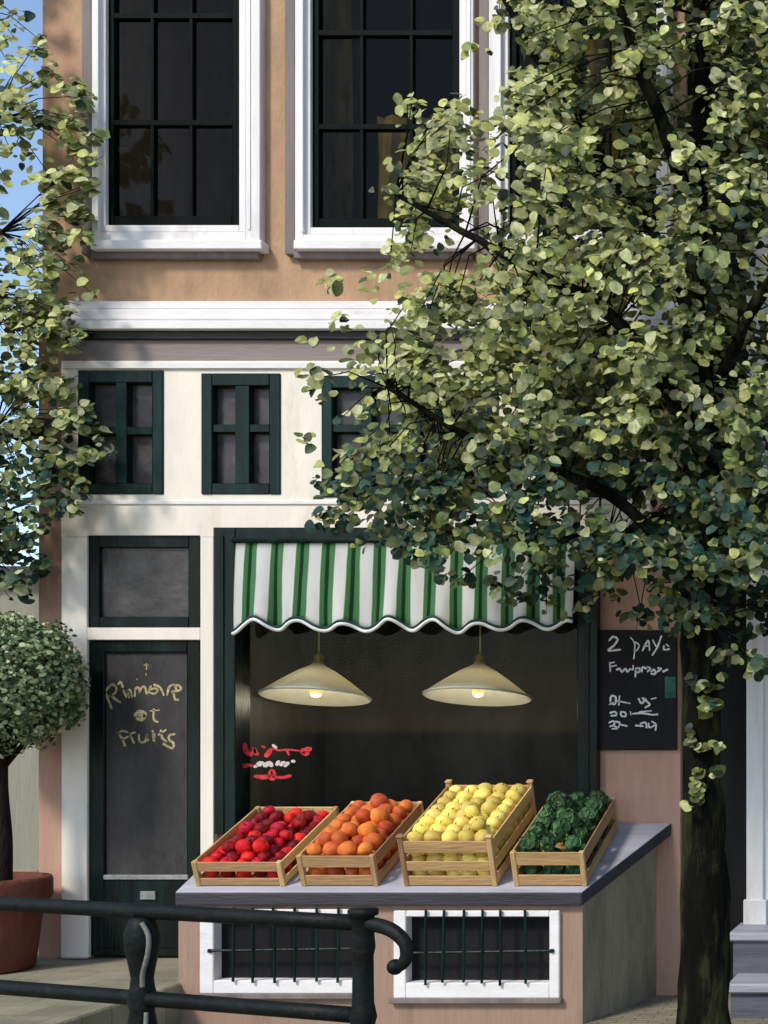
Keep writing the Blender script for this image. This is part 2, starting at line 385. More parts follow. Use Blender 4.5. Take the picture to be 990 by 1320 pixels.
# tall upper windows
def upper_window(outer, inner, vb, hb):
    bm = B()
    mid = (inner[0]-9, inner[1]+9, inner[2]-9, inner[3]+9)
    pring(bm, outer, mid, -.075, .12)
    pring(bm, mid, inner, -.045, .12)
    # beading worked in the casing
    for px in (inner[0]-11, inner[1]+13):
        pbox(bm, px-1.6, px+1.6, outer[2], inner[3]+6, -.082, -.07, .003)
    win = obj('window', bm, M['white'], house)
    bm = B()
    pbox(bm, outer[0]-2, outer[1]+2, outer[3]-13, outer[3]-1, -.115, .0, .006)
    obj('sill', bm, M['white_h'], win)
    bm = B()
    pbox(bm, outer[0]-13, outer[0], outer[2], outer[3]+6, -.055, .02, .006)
    obj('casing_shadow_strip', bm, M['mauve'], win)  # dark strip standing in for the casing's shadow on the wall
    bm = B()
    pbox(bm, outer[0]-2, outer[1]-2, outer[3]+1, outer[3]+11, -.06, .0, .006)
    obj('sill_shadow_strip', bm, M['mauve'], win)  # shadow under the sill, built as a dark strip
    bm = B()
    sash = (inner[0]+11, inner[1]-9, inner[2]+10, inner[3]-12)
    pring(bm, inner, sash, -.01, .06)
    for px in vb: pbox(bm, px-2.2, px+2.2, sash[2], sash[3], -.004, .05, .002)
    for py in hb: pbox(bm, sash[0], sash[1], py-3.5, py+3.5, -.007, .053, .002)
    obj('sash', bm, M['sash'], win)
    bm = B(); pbox(bm, sash[0], sash[1], sash[2], sash[3], .02, .026, 0)
    obj('pane', bm, M['glass'], win)
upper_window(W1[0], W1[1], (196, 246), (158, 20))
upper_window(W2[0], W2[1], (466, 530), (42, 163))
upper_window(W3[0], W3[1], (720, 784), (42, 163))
# cornice
bm = B()
pbox(bm, 72, 893, 388, 398, -.06, 0, .004)
pbox(bm, 71, 894, 398, 413, -.09, 0, .012)
pbox(bm, 69, 896, 413, 424, -.125, 0, .006)
obj('cornice', bm, M['white_h'], house)
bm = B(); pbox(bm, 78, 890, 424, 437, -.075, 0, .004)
obj('cornice_shadow_band', bm, M['cornice_shadow_black'], house)  # black band painted in as the cornice's shadow
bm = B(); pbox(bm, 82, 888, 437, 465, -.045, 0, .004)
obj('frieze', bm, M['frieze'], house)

# white timber shop front
SF = -.055
bm = B()
M1 = (100,210,477,637); M2 = (259,361,481,637); M3 = (414,642,484,641); M4 = (690,824,486,641)
T = (112,258,690,809); DR = (112,258,825,1238); SH = (275,771,680,1238)
def sh(r, d): return (r[0]+d, r[1]-d, r[2]+d, r[3]-d)
grid_wall(bm, (79, 838, 465, 692), [sh(M1,1), sh(M2,1), sh(M3,1), sh(M4,1), (T[0],T[1],690,700), (SH[0],SH[1],680,700)], SF, .22)
obj('shop_front_beam', bm, M['cream_h'], house)
bm = B()
pbox(bm, 79, 112, 692.2, 1236, SF, .22, .004)
pbox(bm, 77, 113, 1165, 1236, SF-.03, SF+.02, .012)
obj('pilaster', bm, M['cream'], house)
bm = B(); pbox(bm, 258, 275, 692.2, 1236, SF, .22, .004)
obj('door_jamb', bm, M['cream'], house)
bm = B(); pbox(bm, 112.2, 257.8, 809, 825, SF, .22, .004)
obj('transom_bar', bm, M['cream_h'], house)
bm = B()
pbox(bm, 80, 838, 467, 475, SF-.02, SF, .004)
pbox(bm, 80, 838, 645, 650, SF-.012, SF, .003)
obj('beam_moulding', bm, M['white_h'], house)

def small_window(r, vb, hy, fr=14, name='window'):
    bm = B(); inn = (r[0]+fr, r[1]-fr, r[2]+fr+2, r[3]-fr)
    pring(bm, r, inn, SF-.012, .1, .005)
    for px, w in vb: pbox(bm, px-w, px+w, inn[2], inn[3], SF-.006, .05, .003)
    pbox(bm, inn[0], inn[1], hy-5, hy+5, SF+.002, .05, .003)
    w = obj(name, bm, M['green'], house)
    bm = B(); pbox(bm, inn[0], inn[1], inn[2], inn[3], .012, .02, 0)
    obj('pane', bm, M['pane_grey'], w)
small_window(M1, [(156,7)], 555); small_window(M2, [(312,9)], 552)
small_window(M3, [(472,7),(530,12),(588,7)], 552); small_window(M4, [(757,9)], 552)
# transom light over the door
bm = B(); pring(bm, T, (128,243,706,795), SF+.02, .1, .005)
w = obj('transom_window', bm, M['greenb'], house)
bm = B(); pbox(bm, 128, 243, 706, 795, SF+.05, SF+.06, 0); obj('pane', bm, M['pane_grey'], w)
# door
bm = B()
inn = (134, 241, 841, 1131)
pring(bm, (112.5, 257.5, 825.5, 1232), inn, SF+.025, .08, .006)
door = obj('door', bm, M['greenb'], house)
bm = B(); pbox(bm, *inn, SF+.05, SF+.07, 0); obj('panel', bm, M['door_panel'], door)
bm = B(); pbox(bm, inn[0]-1, inn[1]+1, 1128, 1134, SF+.012, SF+.05, .003); obj('panel_ledge', bm, M['plate'], door)
bm = B(); pbox(bm, 128, 245, 1170, 1222, SF+.018, SF+.03, .004); obj('kick_panel', bm, M['greenb'], door)
bm = B(); pbox(bm, 180, 200, 1149, 1160, SF+.01, SF+.026, .004); obj('letter_plate', bm, M['plate'], door)
y = SF+.0475; words = {}
def zd(l): return [(100+p[0]/5.5, 820+p[1]/5.5) for p in l]
for l, w in [
    # R i m a n e (arched)
    ([(195,400),(215,445),(240,510)], .020), ([(190,400),(240,345),(275,365),(265,405),(225,425)], .020), ([(235,420),(265,445),(300,468)], .020),
    ([(325,385),(345,430)], .018), ([(290,340),(305,325),(320,360)], .018),
    ([(365,435),(352,388)], .016), ([(352,395),(372,380),(384,428)], .016),
    ([(405,425),(410,375),(432,365),(440,400)], .018), ([(440,395),(458,360),(478,365),(490,408)], .018),
    ([(520,355),(505,395),(545,408),(568,385),(545,370),(505,385)], .016), ([(545,345),(585,365),(610,415)], .020),
    ([(635,415),(650,360),(685,345),(700,380)], .018), ([(670,395),(730,380),(720,350),(690,352)], .018), ([(680,400),(690,445),(712,452)], .018),
    # et
    ([(410,560),(440,535),(478,550),(460,590),(425,585)], .030), ([(440,560),(470,565)], .030),
    ([(540,520),(540,590),(568,608)], .016), ([(515,530),(580,525)], .010),
    # Fruits (bowed)
    ([(290,690),(318,730),(335,775)], .020), ([(285,690),(320,672),(352,680)], .018), ([(320,730),(360,712)], .018),
    ([(370,690),(398,755)], .018), ([(372,692),(408,682)], .016),
    ([(435,700),(440,745),(475,750),(495,700)], .020), ([(490,700),(500,740)], .016),
    ([(532,672),(538,740)], .016), ([(548,690),(545,745)], .010),
    ([(590,670),(600,720),(628,745)], .018), ([(575,700),(625,665)], .016),
    ([(685,695),(650,705),(650,735),(680,760),(672,795),(610,765)], .018),
    # small sprig above the name
    ([(488,195),(490,235)], .010), ([(470,205),(505,205)], .006), ([(485,265),(486,278)], .008), ([(420,300),(424,312)], .005)]:
    k = 3 if l[0][1] < 310 and l[0][0] > 410 else (0 if l[0][1] < 490 else (1 if l[0][1] < 600 and 400 < l[0][0] < 545 else 2))
    stroke(words.setdefault(k, B()), zd(l), w*.88, y)
for k in words: obj('lettering', words[k], M['letter'], door)

# shop window
bm = B()
IN = (303, 744, 700, 1060)
pring(bm, (275.5, 770, 681, 1075), IN, SF-.02, .14, .006)
pbox(bm, 284, 288, 690, 1075, SF-.03, SF-.01, .003)
pbox(bm, 755, 759, 690, 1075, SF-.03, SF-.01, .003)
shopw = obj('shop_window', bm, M['greenb'], house)
bm = B(); pbox(bm, IN[0], IN[1], IN[2], IN[3], .03, .038, 0); pane = obj('pane', bm, M['glass'], shopw)
bm = B(); y = .028
def zr(l): return [(280+p[0]/4.125, 800+p[1]/4.125) for p in l]
def daubs(name, items, m):
    b = B()
    for l, w in items: stroke(b, zr(l), w*.82, y)
    obj(name, b, m, shopw)
bm.free()
daubs('lettering', [([(117,662),(112,690),(117,724)], .042), ([(146,664),(150,684),(160,704)], .046), ([(180,712),(192,700),(212,708)], .036), ([(196,684),(206,700)], .036),
    ([(240,668),(252,674)], .02), ([(262,716),(276,700),(282,690)], .042), ([(292,680),(330,690),(370,686),(436,692)], .015), ([(370,690),(380,712)], .02), ([(455,694),(472,688),(488,684)], .05), ([(462,706),(478,706)], .04)], M['redpaint'])
daubs('lettering', [([(122,768),(150,773),(158,768)], .034), ([(166,766),(186,772)], .022)], M['redpaint'])
daubs('lettering', [([(205,828),(240,832),(275,828)], .036), ([(282,816),(292,802),(300,816)], .042), ([(284,834),(296,840)], .04), ([(300,830),(345,834),(388,826)], .026)], M['redpaint'])
daubs('lettering', [([(200,776),(206,774)], .026), ([(218,764),(236,758)], .04), ([(256,768),(276,758),(286,766)], .044), ([(318,764),(326,752)], .030), ([(340,764),(352,756)], .036), ([(362,768),(374,760)], .036), ([(400,748),(408,748)], .026)], M['whitepaint'])
daubs('lettering', [([(298,664),(312,674)], .024), ([(196,684),(202,690)], .02)], M['whitepaint'])
bm = B(); pbox(bm, 275.5, 770, 1075.5, 1238, 0.01, .22, 0)
obj('stall_riser', bm, M['cwall'], house)

# rooms behind the glass (open to the front)
def room(x0, x1, z0, z1, y0, y1, m, name):
    bm = B(); t = .05
    box(bm, (x0,y1,z0), (x1,y1+t,z1)); box(bm, (x0-t,y0,z0), (x0,y1+t,z1)); box(bm, (x1,y0,z0), (x1+t,y1+t,z1))
    box(bm, (x0-t,y0,z0-t), (x1+t,y1+t,z0)); box(bm, (x0-t,y0,z1), (x1+t,y1+t,z1+t))
    return obj(name, bm, m, house)
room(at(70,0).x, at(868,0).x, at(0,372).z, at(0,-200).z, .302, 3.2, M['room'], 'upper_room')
room(at(278,0).x, at(768,0).x, at(0,1236).z, at(0,684).z, .302, 1.7, M['shop_room'], 'shop_room')

# curtains upstairs
def curtain(px0, px1, py0, py1, label, y=.36, amp=.03, period=.16):
    bm = B(); a = at(px0, py0, y); b = at(px1, py1, y); n = 60; th = .004
    rows = []
    for zi in range(6):
        z = a.z + (b.z-a.z)*zi/5
        rows.append([bm.verts.new((a.x+(b.x-a.x)*i/n + .01*math.sin(i*.7+zi), y+amp*math.sin(2*PI*((b.x-a.x)*i/n)/period + .3*zi), z)) for i in range(n+1)])
    for r, q in zip(rows, rows[1:]):
        for i in range(n): bm.faces.new((r[i], r[i+1], q[i+1], q[i]))
    bmesh.ops.solidify(bm, geom=bm.faces[:], thickness=th)
    tag(obj('curtain', bm, M['curtain'], None, True), label, 'curtain', 'ochre curtains behind upper windows')
curtain(392, 452, -60, 300, 'ochre curtain hanging at the left side of the middle upper window')
curtain(486, 590, 150, 300, 'short ochre half curtain across the middle upper window')
curtain(640, 706, -60, 300, 'ochre curtain at the left side of the leafy third upper window')
curtain(752, 838, -60, 300, 'ochre curtain at the right side of the leafy third upper window')

# ================================================================== AWNING
AY0, AY1 = SF-.03, SF-.085
a0 = at(304, 699, AY0); a1 = at(742, 699, AY0)
zlow = at(500, 806, AY1).z
aw = thing('awning', 'green and white striped awning with scalloped white edge over shop window', 'awning', (a0.x, AY0, a0.z))
per = (a1.x-a0.x)/13.2
NX, NZ = 240, 10
def wave(x):
    return (.035+.009*math.sin(x*5))*math.cos(2*PI*(x-a0.x-.16)/((a1.x-a0.x)/7.6)) + .012*math.sin(x*7)
bm = B(); rows = []
for j in range(NZ+1):
    t = j/NZ; row = []
    for i in range(NX+1):
        x = a0.x+(a1.x-a0.x)*i/NX
        zb = zlow + wave(x)
        ripple = .012*t*math.sin(2*PI*(x-a0.x)/per*1.0) + .02*t*t*math.cos(2*PI*(x-a0.x-.16)/((a1.x-a0.x)/7.6))
        row.append(bm.verts.new((x, AY0+(AY1-AY0)*(t**.8) - ripple, a0.z+(zb-a0.z)*t)))
    rows.append(row)
for r, q in zip(rows, rows[1:]):
    for i in range(NX): bm.faces.new((r[i], q[i], q[i+1], r[i+1]))
edge = [v.co.copy() for v in rows[-1]]
bmesh.ops.solidify(bm, geom=bm.faces[:], thickness=.006)
obj('canopy', bm, mat_awning(0, per), aw, True)
bm = B(); tube(bm, [e+Vector((0,-.006,-.006)) for e in edge[::2]], .013, 8); obj('piping', bm, M['piping'], aw, True)
bm = B(); tube(bm, [e+Vector((0,-.012,.016)) for e in edge[::2]], .009, 8); obj('edging', bm, M['piping_d'], aw, True)
bm = B(); tube(bm, [a0+Vector((-.02,-.005,.012)), a1+Vector((.02,-.005,.012))], .02, 12); obj('head_bar', bm, M['greenb'], aw, True)

# ================================================================== LAMPS
def lamp(px, label, y=.55):
    c = at(px, 897, y)
    root = thing('pendant_lamp', label, 'lamp', c, 'pendant lamps in the shop window')
    root.rotation_euler = (math.radians(-9), 0, 0)
    R = .382
    bm = B()
    prof = [(R+.008,-.006),(R,.0),(R*.86,.045),(R*.62,.115),(R*.36,.185),(R*.16,.228),(.045,.242)]
    inner = [(r-.010 if r > .05 else r-.006, z-.010) for r, z in prof]
    lathe(bm, prof + inner[::-1], (0,0,0), 40, False)
    obj('shade', bm, M['shade'], root, True, True)
    bm = B(); tube(bm, [Vector(((R+.004)*math.cos(2*PI*k/40), (R+.004)*math.sin(2*PI*k/40), -.004)) for k in range(41)], .008, 6, False); obj('rim', bm, M['piping'], root, True, True)
    bm = B(); lathe(bm, [(.042,.236),(.042,.262),(.028,.272),(.036,.30),(.018,.325),(.006,.332)], (0,0,0), 20); obj('cap', bm, M['brass'], root, True, True)
    bm = B(); tube(bm, [(0,0,.325),(0,-.325*0-.045,.60),(0,-.07,.75)], .007, 8); obj('cord', bm, M['wire'], root, True, True)
    bm = B(); lathe(bm, [(0.001,-.010),(.030,-.002),(.045,.022),(.040,.052),(.026,.08),(.024,.14)], (0,0,0), 20); obj('bulb', bm, M['bulb'], root, True, True)
    li = bpy.data.lights.new('bulb_light', 'POINT'); li.energy = 5; li.color = (1,.88,.66); li.shadow_soft_size = .05
    lo = bpy.data.objects.new('bulb_light', li); COL.objects.link(lo); lo.parent = root; lo.location = (0,0,-.045)
lamp(407, 'lit cream pendant lamp hanging above the red fruit crate')
lamp(616, 'lit cream pendant lamp hanging above the tall yellow fruit crate')

# ================================================================== CHALKBOARD
cb = thing('chalkboard', 'black chalkboard with white handwriting fixed to the pink pier', 'sign', at(818,965,-.03))
bm = B(); pbox(bm, 764, 872, 812, 967, -.035, -.002, .004); obj('board', bm, M['board'], cb)
y = -.0365; lines = {}
def zc(l): return [(740+p[0]/3.96, 790+p[1]/3.96) for p in l]
for l, w in [
    ([(180,140),(200,122),(222,135),(205,165),(175,192),(235,188)], .016),
    ([(288,125),(310,160),(305,235)], .010), ([(315,150),(332,165),(322,190),(308,192)], .012),
    ([(350,192),(378,140),(385,190)], .014), ([(355,172),(385,168)], .010), ([(402,140),(418,170)], .012), ([(445,120),(425,175),(400,215)], .014),
    ([(458,170),(460,188),(485,185)], .014), ([(470,160),(484,172)], .010),
    ([(182,255),(185,298)], .014), ([(182,258),(205,252)], .012), ([(185,275),(215,268)], .012), ([(218,290),(232,285),(245,300),(262,285),(272,300),(285,288)], .016),
    ([(285,285),(300,290),(302,270)], .012), ([(315,282),(313,325)], .014), ([(315,285),(335,282),(332,302),(316,302)], .014), ([(345,300),(350,278),(368,285)], .014),
    ([(375,300),(390,285),(375,275)], .012), ([(395,310),(415,312),(410,290),(395,298)], .016), ([(425,300),(445,285),(430,282)], .016), ([(455,300),(475,290)], .016),
    ([(185,450),(190,425),(212,430),(210,465),(188,462)], .016), ([(232,425),(228,470)], .012), ([(222,450),(285,462)], .010), ([(180,468),(200,458)], .01),
    ([(330,440),(345,462),(365,440)], .016), ([(350,435),(375,455),(385,470),(365,482)], .016), ([(395,440),(418,434)], .010),
    ([(185,510),(210,505),(215,522),(190,525)], .014), ([(240,505),(262,510),(262,528),(240,525),(240,505)], .014), ([(288,505),(290,520)], .010), ([(300,515),(345,512),(400,520),(425,518)], .014), ([(335,505),(395,500)], .010),
    ([(180,560),(200,552),(205,570),(185,580)], .014), ([(205,555),(232,560),(225,585),(205,578)], .014), ([(235,570),(270,578)], .012), ([(195,592),(220,592)], .010),
    ([(315,575),(350,578)], .014), ([(340,565),(365,560),(370,585)], .014), ([(380,565),(385,585),(410,575)], .014), ([(398,555),(418,570),(416,598)], .014)]:
    ym = l[0][1]; k = 0 if ym < 250 and l[0][1] < 245 else (1 if ym < 400 else (2 if ym < 490 else (3 if ym < 550 else 4)))
    stroke(lines.setdefault(k, B()), zc(l), w*.9, y)
for k in lines: obj('handwriting', lines[k], M['chalk'], cb)
bm = B(); pbox(bm, 857, 871, 872, 900, -.046, -.0345, .003)
obj('green_tag', bm, paint('green_tag', (.02,.13,.085), .5, .6, 12), cb)

# ================================================================== STONE COUNTER
DP = 1.0                                   # depth in front of the wall
zF = at(500, 1150, -DP).z; zB = at(500, 1060, -.01).z
SL = (zB-zF)/DP
zs = lambda x, y: zF + (y+DP)*SL
TH = .092
def X(px, y): return at(px, 0, y).x
cplan = [(X(225,-DP),-DP), (X(750,-DP),-DP), (X(866,-.004),-.004), (X(318,-.004),-.004)]
counter = thing('stone_counter', 'sloping grey stone sales counter with two barred cellar windows in pink front', 'counter', ((cplan[0][0]+cplan[1][0])/2, -.5, STREET))
bm = B()
prism(bm, cplan, lambda x,y: zs(x,y)-TH, zs)
bmesh.ops.bevel(bm, geom=bm.edges[:], offset=.012, segments=2, affect='EDGES', profile=.5)
bm.normal_update()
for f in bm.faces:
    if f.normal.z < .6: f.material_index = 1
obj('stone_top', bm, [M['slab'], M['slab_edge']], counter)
BF = -.95
zc0 = zs(0,BF)-TH
pyt = 930+(CAMZ-zc0)*S*D/(D+BF)
G1 = ((257,470,1172,1281), (275,464,1179,1264)); G2 = ((507,721,1174,1287), (523,708,1182,1267))
bm = B()
grid_wall(bm, (230, 751, pyt, 1345), [sh(G1[0],3), sh(G2[0],3)], BF, BF+.14)
obj('front_wall', bm, M['cwall'], counter)
bm = B()
pr = [(X(751,BF)-.0, BF+.002), (X(848,-.004), -.004), (X(848,-.004)-.12, -.004), (X(751,BF)-.12, BF+.142), ]
pr = [(X(751,BF)-.001, BF+.003), (X(846,-.004), -.004), (X(846,-.004)-.12, -.004), (X(751,BF)-.13, BF+.143), (X(751,BF)-.001, BF+.143)]
pr = [(X(751,BF), BF+.0005), (X(846,-.004), -.004), (X(846,-.004)-.12, -.004), (X(751,BF)+.0005-.0, BF+.14+.05)]
prism(bm, pr, lambda x,y: STREET-.05, lambda x,y: zs(x,y)-TH)
obj('right_side_wall', bm, M['olive'], counter)  # grey plaster, with the shade of this side put into its colour
bm = B()
pl = [(X(231,BF), BF+.142), (X(231,BF)+.12, BF+.142), (X(330,-.004)+.1, -.004), (X(330,-.004), -.004)]
prism(bm, pl, lambda x,y: STREET-.05, lambda x,y: zs(x,y)-TH)
obj('left_side_wall', bm, M['cwall'], counter)
def cellar_window(o, i, bars):
    bm = B(); pring(bm, o, i, BF-.03, BF+.10, .006)
    w = obj('cellar_window', bm, M['white_h'], counter)
    bm = B(); pbox(bm, o[0]-6, o[1]+2, o[3], o[3]+7, BF-.045, BF+.0, .004); obj('sill', bm, M['mauve'], w)
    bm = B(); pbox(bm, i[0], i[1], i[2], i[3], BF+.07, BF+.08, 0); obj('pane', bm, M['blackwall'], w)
    bm = B()
    for px in bars:
        a = at(px+random.uniform(-2,2), i[2]-9, BF-.045); b = at(px+random.uniform(-2,2), i[3]+random.uniform(-1,4), BF-.045)
        tube(bm, [a, a.lerp(b,.5)+Vector((random.uniform(-.004,.004),0,0)), b], .009, 8)
    my = (i[2]+i[3])/2+4
    a = at(i[0]-3, my, BF-.035); b = at(i[1]+3, my-3, BF-.035); tube(bm, [a,b], .009, 8)
    for px, py in ((i[0]-4,my),(i[1]+4,my-3)):
        c = at(px, py, BF-.03); box(bm, (c.x-.012,BF-.045,c.z-.012), (c.x+.012,BF-.028,c.z+.012), .003)
    obj('grille', bm, M['green'], w)
cellar_window(*G1, [300, 325, 352, 380, 408, 437])
cellar_window(*G2, [548, 572, 598, 622, 646, 676])

# ================================================================== CRATES AND FRUIT
TILT = math.atan(SL)
def crate(px0, px1, W, L, H, label, rows, post=0.0, cap=False, yf=-.93, tone=None):
    wx = X((px0+px1)/2, yf)
    root = thing('wooden_crate', label, 'crate', (wx, yf, zs(0,yf)+.002), 'wooden crates on the stone counter')
    root.rotation_euler = (TILT, 0, 0)
    p = .034; t = .011
    hz = [(H-.012)*k/rows for k in range(rows)]
    sh_ = (H-.012)/rows
    def boards(bm, x0, x1, y0, y1):
        for k, z in enumerate(hz):
            z0 = z+.006; z1 = z + sh_*random.uniform(.66,.74)
            if k == rows-1: z0, z1 = H-.012-sh_*.72, H-.004
            box(bm, (x0,y0,z0), (x1,y1,z1), .0025)
    w = W/2
    for nm, args in (('front_panel', (-w+p, w-p, .004, .004+t)), ('back_panel', (-w+p, w-p, L-.004-t, L-.004))):
        bm = B(); boards(bm, *args); obj(nm, bm, M['wood'], root, False, True)
    for s in (-1, 1):
        bm = B()
        x0, x1 = sorted((s*(w-.003), s*(w-.003-t)))
        for k, z in enumerate(hz):
            z0 = z+.006; z1 = z+sh_*random.uniform(.66,.74)
            if k == rows-1: z0, z1 = H-.012-sh_*.72, H-.004
            box(bm, (x0, p, z0), (x1, L-p, z1), .0025)
        obj('side_panel', bm, M['wood_s'], root, False, True)
    for sx in (-1, 1):
        for y0, y1 in ((0, p), (L-p, L)):
            bm = B(); x0, x1 = sorted((sx*w, sx*(w-p)))
            box(bm, (x0, y0, 0), (x1, y1, H+post), .004)
            if cap:
                box(bm, (x0-.006, y0-.006, H+post+.001), (x1+.006, y1+.006, H+post+.016), .007)
            obj('corner_post', bm, M['wood_v'], root, False, True)
    bm = B(); box(bm, (-w+.016, .018, .006), (w-.016, L-.018, .014)); obj('base_board', bm, M['wood'], root, False, True)
    return root
M['wood_s'] = paint('pale_crate_side', (.56,.345,.15), .3, .7, 6, (1,.15,1), .35, 60, c2=(.70,.48,.24), tint=True, spots=((.26,.15,.06), 9, .52, .75))
C1 = (252,368,.58,.885,.175); C2 = (388,488,.50,.87,.22); C3 = (521,641,.605,.925,.325); C4 = (662,757,.475,.89,.245)
c1 = crate(*C1, 'low wooden crate of red fruit, leftmost on the counter', 2)
c2 = crate(*C2, 'wooden crate heaped with oranges beside the red fruit', 2)
c3 = crate(*C3, 'tallest wooden crate, with knobbed posts, full of yellow fruit', 3, .02, True)
c4 = crate(*C4, 'wooden crate of leafy green vegetables at the counter corner', 2)

def fruit_mesh(r, m, seed, squash=.92, lump=.06, dimple=True, seg=16):
    bm = B(); bmesh.ops.create_uvsphere(bm, u_segments=seg, v_segments=12, radius=1)
    for v in bm.verts:
        c = v.co; rr = math.hypot(c.x, c.y); n = mnoise.noise(c*1.3+Vector((seed*7.1,0,0)))*lump
        k = 1+n
        z = c.z*squash
        if dimple and c.z > .5: z -= .26*max(0, 1-rr/.45)**1.2
        if dimple and c.z < -.5: z += .14*max(0, 1-rr/.4)
        v.co = Vector((c.x*k, c.y*k, z))*r
    return bm
def cab_mesh(r, seed):
    bm = B(); rnd = random.Random(seed)
    bmesh.ops.create_icosphere(bm, subdivisions=3, radius=r*.72)
    for v in bm.verts: v.co *= 1+.16*mnoise.noise(v.co*22+Vector((seed,0,0)))
    for k in range(15):
        th = 2.4*k+rnd.uniform(-.3,.3); el = .1+1.25*(k/15); R = r*(1.08-.2*k/15)
        up = Vector((math.cos(th)*math.cos(el), math.sin(th)*math.cos(el), math.sin(el)))
        side = up.cross(Vector((0,0,1))).normalized(); tang = side.cross(up).normalized()
        rows = []
        for j in range(5):
            row = []
            for i in range(7):
                u = (i-3)/3; t = j/4
                wid = r*.62*math.sin(PI*(.18+.72*t))
                p = up*R*(.72+.16*t+.10*abs(u)*t) + side*u*wid + tang*(t-.55)*r*1.15
                p += up*(.09*r*math.sin(u*7+k)*t + rnd.uniform(-.02,.02)*r)
                row.append(bm.verts.new(p))
            rows.append(row)
        for a, b in zip(rows, rows[1:]):
            for i in range(6): bm.faces.new((a[i], a[i+1], b[i+1], b[i]))
    return bm
def fruit_proto(name, bm, m, label, cat, group, stem=None, stem_name='stem'):
    o = obj(name, bm, m, None, True); tag(o, label, cat, group)
    if stem is not None: obj(stem_name, stem, M['stem'], o, True, True)
    return o
def stem_bm(r, z0, l):
    bm = B(); tube(bm, [(0,0,z0),(r*.06,0,z0+l*.6),(r*.18,.0,z0+l)], [r*.05,r*.045,r*.06], 6); return bm
used = set()
def put(proto, loc, rot, scale):
    if proto.name not in used:
        used.add(proto.name); o = proto
    else:
        o = proto.copy(); COL.objects.link(o)
        for ch in proto.children:
            c = ch.copy(); COL.objects.link(c); c.parent = o
    o.location = loc; o.rotation_euler = rot; o.scale = (scale*random.uniform(.94,1.06), scale*random.uniform(.94,1.06), scale)
    return o
def fill(root, C, protos, r, base=.016, heap=.5, top=None, sq=.92):
    W, L, H = C[2:]
    Mx = Matrix.Translation(root.location) @ Matrix.Rotation(TILT, 4, 'X')
    m = .030; nx = max(2, int((W-2*m)/(2*r*.96))); ny = max(2, int((L-2*m)/(2*r*.96)))
    dx = (W-2*m)/nx; dy = (L-2*m)/ny; dz = r*1.45
    z = base + r*sq; layers = []
    lim = (top if top is not None else H-.2*r) - r*.6
    while True:
        layers.append(z)
        if z + dz > lim + r*.5: break
        z += dz
    for li, z in enumerate(layers):
        last = li == len(layers)-1
        off = (li % 2)*.5
        for j in range(ny):
            for i in range(nx):
                if not last and not (j == 0 or i == nx-1): continue
                x = -W/2+m+dx*(i+.5) + (random.uniform(-.1,.1)*dx if 0 < i < nx-1 else 0); y = m+dy*(j+.5) + random.uniform(-.1,.1)*dy*(0 < j < ny-1)
                yield_one(protos, Mx, (x, y, z+random.uniform(-.08,.16)*r*(1 if last else 0)), r)
    z = layers[-1]+dz*.85
    for j in range(ny-1):
        for i in range(nx-1):
            edge = i in (0, nx-2) or j in (0, ny-2)
            if random.random() < heap*(.6 if edge else 1.15):
                x = -W/2+m+dx*(i+1)+random.uniform(-.15,.15)*dx; y = m+dy*(j+1)+random.uniform(-.15,.15)*dy
                yield_one(protos, Mx, (x, y, z+random.uniform(-.2,.05)*r), r)
def yield_one(protos, Mx, p, r):
    ws = [w for _, w in protos]
    pr = random.choices([q for q, _ in protos], ws)[0]
    put(pr, Mx @ Vector(p), (random.uniform(-.7,.7), random.uniform(-.7,.7), random.uniform(0,6.28)), random.uniform(.84,1.16))
ra = .047
pa = fruit_proto('apple', fruit_mesh(ra, None, 1, .88, .16), M['apple'], 'bright red fruit in the leftmost crate', 'fruit', 'bright red fruit in the leftmost crate', stem_bm(ra, ra*.62, ra*.5))
pb = fruit_proto('apple', fruit_mesh(ra, None, 5, .84, .2), M['apple_d'], 'dark crimson fruit in the leftmost crate', 'fruit', 'dark crimson fruit in the leftmost crate', stem_bm(ra, ra*.58, ra*.5))
fill(c1, C1, [(pa,.62),(pb,.38)], ra, heap=.7, top=.18)
ro = .053
po = fruit_proto('orange', fruit_mesh(ro, None, 3, .92, .1, False), M['orange'], 'orange heaped in the second crate from the door', 'fruit', 'oranges in the crate')
fill(c2, C2, [(po,1)], ro, heap=.6, top=.235)
ry = .055
py_ = fruit_proto('yellow_fruit', fruit_mesh(ry, None, 9, .90, .12, False), M['yellow'], 'round pale yellow fruit in the tallest crate', 'fruit', 'yellow fruit in the tallest crate', stem_bm(ry, ry*.88, ry*.25))
fill(c3, C3, [(py_,1)], ry, heap=.18, top=.315)
rc = .062
pc = fruit_proto('cabbage', cab_mesh(rc, 2), M['cab_d'], 'dark green leafy head in the counter corner crate', 'vegetable', 'dark green leafy heads in the corner crate')
pd = fruit_proto('cabbage', cab_mesh(rc*.95, 8), M['cab_l'], 'pale green leafy head in the counter corner crate', 'vegetable', 'pale green leafy heads in the corner crate')
fill(c4, C4, [(pc,.86),(pd,.14)], rc, heap=.85, top=.27)

